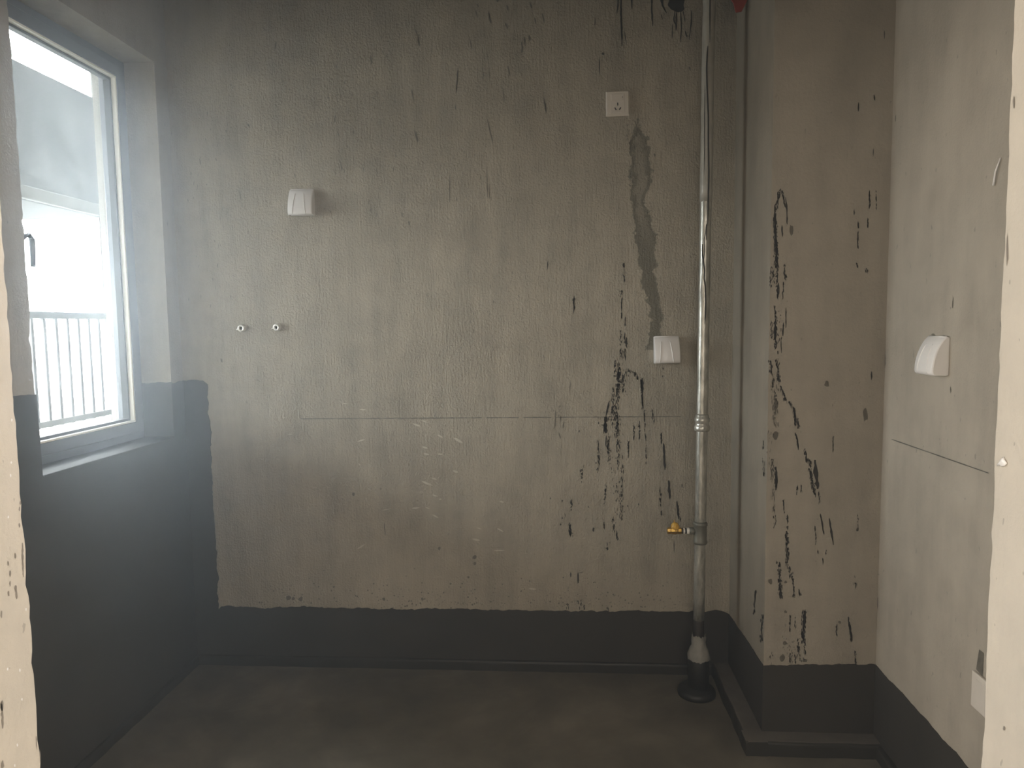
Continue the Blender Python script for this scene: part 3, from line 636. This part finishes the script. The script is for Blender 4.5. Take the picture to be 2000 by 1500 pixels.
# ------------------------------------------------------------------ splash-proof socket boxes
PROF = [(.007, .098), (.012, .0955), (.020, .086), (.028, .072), (.0345, .056), (.039, .040), (.0415, .024), (.042, .012), (.0405, .005), (.037, .0015), (.032, 0)]
def prof_at(z):
    for (d0, z0), (d1, z1) in zip(PROF, PROF[1:]):
        if z1 <= z <= z0: return d1 + (d0 - d1) * (z - z1) / (z0 - z1)
    return .03
def splash_box():
    r = empty('splash_box')
    obj('back_box', boxbm(-.0455, .0455, -.009, 0, .001, .097, bev=.002), M_white, r)
    b = BM(); W2 = .046; cols = []
    for x, inset in ((-W2, .004), (-W2 + .0015, .0012), (-W2 + .004, 0), (W2 - .004, 0), (W2 - .0015, .0012), (W2, .004)):
        cols.append([b.verts.new((x, -max(.006, d - inset), min(max(z, inset * .3), .098 - inset * .3))) for d, z in PROF])
    for a_, b_ in zip(cols, cols[1:]):
        for i in range(len(PROF) - 1): b.faces.new((a_[i], a_[i+1], b_[i+1], b_[i]))
    for c in (cols[0], cols[-1]):
        bk = [b.verts.new((c[0].co.x, -.005, .0)), b.verts.new((c[0].co.x, -.005, .098))]
        b.faces.new(c + bk)
    bmesh.ops.recalc_face_normals(b, faces=b.faces[:])
    cv = obj('hinged_cover', b, M_white, r)
    for p in cv.data.polygons: p.use_smooth = abs(p.normal.x) < .5
    for x0, x1 in ((-.020, -.028), (.012, .022)):
        b = BM(); n = 12
        tube(b, [Vector((x0 + (x1 - x0) * i / n, -prof_at(.080 - .077 * i / n) - .0001, .080 - .077 * i / n)) for i in range(n + 1)], [.0006] + [.0019] * (n - 1) + [.0015], 6)
        obj('ridge', b, M_white, cv, True)
    obj('hinge_pin', lathe(BM(), [(.0028, -.042), (.0028, .042)], (0, -.0075, .0965), 'X', 10), M_white, r, True)
    return r
def copy_tree(o, parent=None):
    c = o.copy(); COL.objects.link(c)
    if parent is not None: c.parent = parent
    for ch in list(o.children): copy_tree(ch, c)
    return c
sb1 = splash_box(); sb2 = copy_tree(sb1); sb3 = copy_tree(sb1)
GB = 'white splash-proof socket boxes on the walls'
a = on_back(593, 424); sb1.location = (a.x, 0, a.z + .003); tag(sb1, 'white splash-proof socket box beside the window, above the water stubs', 'socket box', GB)
a = on_back(1301, 711); sb2.location = (a.x, 0, a.z + .004); sb2.rotation_euler = (0, math.radians(-.8), 0); tag(sb2, 'white splash-proof socket box at the foot of the damp stain, next to the pipe', 'socket box', GB)
a = hit(1846, 735, 0, XR); sb3.location = (XR, -.762, a.z + .002); sb3.rotation_euler = (0, 0, -R90); tag(sb3, 'white splash-proof socket box on the right wall by the doorway', 'socket box', GB)

# blank plate low on the right wall, half hidden by the door reveal
a = hit(1904, 1310, 0, XR); pl = on_wall('socket_plate', (XR, a.y - .045, a.z - .040), -R90); tag(pl, 'pale square wall plate low on the right wall, half hidden by the door reveal', 'wall plate')
obj('plate_body', boxbm(-.043, .043, -.008, 0, -.043, .043, bev=.002), M_plate, pl)
obj('plate_insert', boxbm(-.024, .024, -.0088, -.007, -.030, .030, bev=.0006), M_plate, pl)

# ------------------------------------------------------------------ two capped water stubs
def water_stub():
    r = empty('water_stub')
    b = BM(); lathe(b, [(.0145, 0), (.0145, -.006), (.0128, -.009), (.0128, -.016), (.0110, -.0175), (.0066, -.0170), (.0060, -.010)], axis='Y', n=24, cap=False)
    bmesh.ops.recalc_face_normals(b, faces=b.faces[:]); obj('threaded_collar', b, M_chrome, r, True)
    obj('bore', lathe(BM(), [(.0062, -.0105), (.0062, -.0095)], axis='Y', n=16), M_rubber, r)
    for k in range(3):
        b = BM(); lathe(b, [(.0128, -.0095 - k * .002), (.0134, -.0105 - k * .002), (.0128, -.0115 - k * .002)], axis='Y', n=24, cap=False); obj('thread', b, M_chrome, r, True)
    b = BM(); tube(b, [(-.010, -.013, -.002), (-.015, -.014, -.004), (-.0185, -.013, -.0048)], [.0022, .0026, .0018], 8); obj('lug', b, M_chrome, r, True)
    return r
ws1 = water_stub(); ws2 = copy_tree(ws1)
a = on_back(474, 641); ws1.location = a; tag(ws1, 'round chrome water stub on the wall, the one nearer the window', 'water stub', 'water stubs below the socket box')
a = on_back(543, 639); ws2.location = a; ws2.rotation_euler = (math.radians(4), 0, math.radians(-6)); tag(ws2, 'round chrome water stub on the wall, the one farther from the window', 'water stub', 'water stubs below the socket box')

# ------------------------------------------------------------------ gas riser in the corner
PY = -.150
P0 = Vector((hit(1365, 1200, 1, PY).x, PY, 0)); ptop = hit(1385, 0, 1, PY)
def pipe_x(z): return P0.x + (ptop.x - P0.x) * max(0, z - .3) / (ptop.z - .3)
def zpx(y): return hit(1370, y, 1, PY).z
gas = empty('gas_riser', P0); tag(gas, 'galvanised gas riser pipe standing in the corner before the column', 'pipe')
def gpart(name, bm, mat, parent=None, smooth=True):
    o = obj(name, local(gas, bm), mat, parent or gas, smooth); return o
RP = .0195
def pipe_seg(name, z0, z1, r0, mat, n=10, wob=0, seed=0):
    rr = random.Random(seed); b = BM()
    tube(b, [Vector((pipe_x(z0 + (z1 - z0) * i / n) + rr.gauss(0, wob), PY, z0 + (z1 - z0) * i / n)) for i in range(n + 1)], r0, 24)
    return gpart(name, b, mat)
z_low = zpx(1210)
pipe_seg('pipe', z_low, ZT, RP, M_steel, 24)
pipe_seg('lower_pipe', zpx(1262), z_low + .002, RP - .001, M_dark_pipe)
# cloudy protective film still on the upper half, split along ragged seams
film = pipe_seg('protective_film', zpx(395), ZT - .01, RP + .0012, M_film, 24, .0006, 4)
def seam(pts, w, parent=film):
    b = BM(); q = []
    for x, y in pts:
        z = zpx(y); dx = max(-.95, min(.95, (hit(x, y, 1, PY).x - pipe_x(z)) / (RP + .0012)))
        q.append(Vector((pipe_x(z) + dx * (RP + .0014), PY - math.sqrt(max(.04, 1 - dx * dx)) * (RP + .0014), z)))
    tube(b, q, [w * k for k in ([.4] + [1] * (len(q) - 2) + [.3])], 6); gpart('split_seam', b, M_soot, parent)
seam([(1384,-60),(1384,0),(1384,40),(1384,88)], .0022)
seam([(1380,95),(1379,110),(1378,140),(1379,180),(1381,230),(1381,290),(1382,340),(1381,390),(1380,443)], .0027)
seam([(1375,170),(1374,230),(1374,290),(1373,345)], .0012)
tears = gpart('film_shreds', tube(BM(), [Vector((pipe_x(zpx(440)), PY - RP, zpx(440))), Vector((pipe_x(zpx(470)), PY - RP - .001, zpx(470)))], .001, 6), M_soot)
seam([(1377,440),(1376,455),(1373,470),(1374,490),(1372,510),(1375,528)], .0014, tears)
seam([(1370,478),(1370,500),(1372,515),(1374,530),(1373,545),(1375,560),(1376,590),(1375,620),(1374,633)], .0024, tears)
seam([(1368,540),(1367,570),(1367,600)], .001, tears)
def collar(name, ya, yb, prof, mat):
    za, zb = zpx(yb), zpx(ya); zc = (za + zb) / 2
    b = BM(); lathe(b, [(r, za + (zb - za) * t) for r, t in prof], (pipe_x(zc), PY, 0), n=28); return gpart(name, b, mat)
collar('coupling', 808, 842, [(RP, 0), (.0255, .02), (.027, .12), (.027, .3), (.0235, .36), (.0235, .5), (.026, .56), (.0265, .74), (.023, .8), (.0225, .92), (RP, 1)], M_steel)
M_fit = simple('dull_grey_fitting', (.17, .165, .135), .5, .4, var=.12, scale=40)
tee = collar('tee_fitting', 1018, 1062, [(RP, 0), (.0225, .01), (.0245, .06), (.0245, .14), (.0225, .18), (.0228, .5), (.0225, .80), (.0250, .84), (.0250, .92), (.0225, .96), (RP, 1)], M_fit)
zv = zpx(1037); xv = pipe_x(zv)
def xpx(x): return hit(x, 1037, 1, PY).x
gpart('branch', lathe(BM(), [(.0125, xpx(1346)), (.0125, xv - .016)], (0, PY, zv), 'X', 20), M_fit, tee)
valve = gpart('gas_valve', lathe(BM(), [(.0085, xpx(1303)), (.0115, xpx(1304)), (.0125, xpx(1307)), (.0125, xpx(1309)), (.0115, xpx(1310)), (.0125, xpx(1313)), (.0135, xpx(1317)), (.0125, xpx(1322)), (.0110, xpx(1323.5)), (.0122, xpx(1325)), (.0122, xpx(1330)), (.009, xpx(1331))], (0, PY, zv), 'X', 8), M_brass, smooth=False)
gpart('nipple', lathe(BM(), [(.0098, xpx(1329)), (.0098, xpx(1348))], (0, PY, zv), 'X', 18), M_rubber, valve)
for xa, xb in ((1334, 1337.5), (1341, 1347)):
    gpart('thread_tape', lathe(BM(), [(.0100, xpx(xa)), (.0112, xpx(xa + .6)), (.0112, xpx(xb - .6)), (.0100, xpx(xb))], (0, PY, zv), 'X', 18), M_ptfe, valve)
xs_ = xpx(1318.5)
gpart('valve_cap', lathe(BM(), [(.0105, zv + .006), (.0150, zv + .010), (.0155, zv + .016), (.0135, zv + .021), (.0120, zv + .024), (.0090, zv + .028), (.004, zv + .030)], (xs_, PY, 0), 'Z', 12), M_cap, valve, False)
b = BM(); tube(b, [(xs_ + .003, PY - .002, zv + .027), (xs_ - .004, PY, zv + .034), (xs_ - .002, PY + .001, zv + .039)], .0016, 6); gpart('cap_pin', b, M_cap, valve)
# paper-wrapped joint, floor sleeve and collar ring
b = BM(); rr = random.Random(9); n = 36; zs = [zpx(1286), zpx(1278), zpx(1268), zpx(1262), zpx(1255), zpx(1248), zpx(1240)]; rs = [.0385, .0385, .033, .026, .024, .0245, .0235]
rings = []
for z, r in zip(zs, rs):
    ph = rr.uniform(0, 6)
    rings.append([b.verts.new((pipe_x(z) + (r + .0018 * math.sin(5 * t_ + ph) + rr.gauss(0, .0007)) * math.cos(t_), PY + (r + .0018 * math.sin(5 * t_ + ph)) * math.sin(t_), z + (rr.gauss(0, .004) if z in (zs[0], zs[-1]) else 0))) for t_ in [2 * math.pi * i / n for i in range(n)]])
for a_, b_ in zip(rings, rings[1:]):
    for i in range(n): b.faces.new((a_[i], a_[(i+1) % n], b_[(i+1) % n], b_[i]))
gpart('paper_wrap', b, M_cloth)
b = BM(); lathe(b, [(.0375, 0), (.0375, .11), (.0372, zpx(1284)), (.033, zpx(1280)), (.020, zpx(1279))], (P0.x, PY, 0), n=32); gpart('floor_sleeve', b, M_sleeve)
b = BM(); lathe(b, [(.066, 0), (.067, .012), (.064, .020), (.058, .024), (.045, .026), (.038, .032)], (P0.x - .006, PY, 0), n=40); gpart('floor_collar', b, M_sleeve)

# ------------------------------------------------------------------ odds and ends
a = hit(1466, 8, 0, XC)
rt = empty('red_tag', (XC, a.y, a.z)); tag(rt, 'red plastic tag pointing down from the top of the column side', 'tag')
px = [(1444,-40),(1486,-40),(1480,-2),(1468,21),(1457,23),(1452,4),(1446,-4)]
pts = [hit(x_, y_, 1, a.y) for x_, y_ in px]; sh = XC - max(p.x for p in pts)
b = BM(); prism(b, [p + Vector((sh, 0, 0)) for p in pts], (0, .006, 0)); obj('tag_body', local(rt, b), M_red, rt)
obj('tag_mount', local(rt, boxbm(XC - .012, XC, a.y - .006, a.y + .012, a.z + .055, a.z + .085)), M_red, rt)
a, c = hit(1957, 308, 0, XR), hit(1944, 362, 0, XR)
b = BM(); tube(b, [a + Vector((-.003, 0, 0)), a.lerp(c, .5) + Vector((-.007, 0, 0)), c + Vector((-.004, 0, 0))], [.0014, .0018, .0024], 8)
wi = obj('wire_end', b, M_white, None, True); tag(wi, 'thin white wire end sticking out of the right wall beside the door reveal', 'wire')

# ------------------------------------------------------------------ haze volume added to stand in for lens glare around the window
t = NT('glare_haze'); t.t.nodes.remove(t.b)
vs = t.n('ShaderNodeVolumeScatter'); vs.inputs['Color'].default_value = (.86, .93, 1.0, 1); vs.inputs['Density'].default_value = .095; vs.inputs['Anisotropy'].default_value = .79
t.link(vs.outputs[0], t.out.inputs['Volume'])
hz = obj('glare_haze', boxbm(XL + .004, XR - .004, -2.55, -.004, .05, ZT - .01), t.m); tag(hz, 'thin haze volume added for the lens glare around the window', 'haze', kind='stuff')
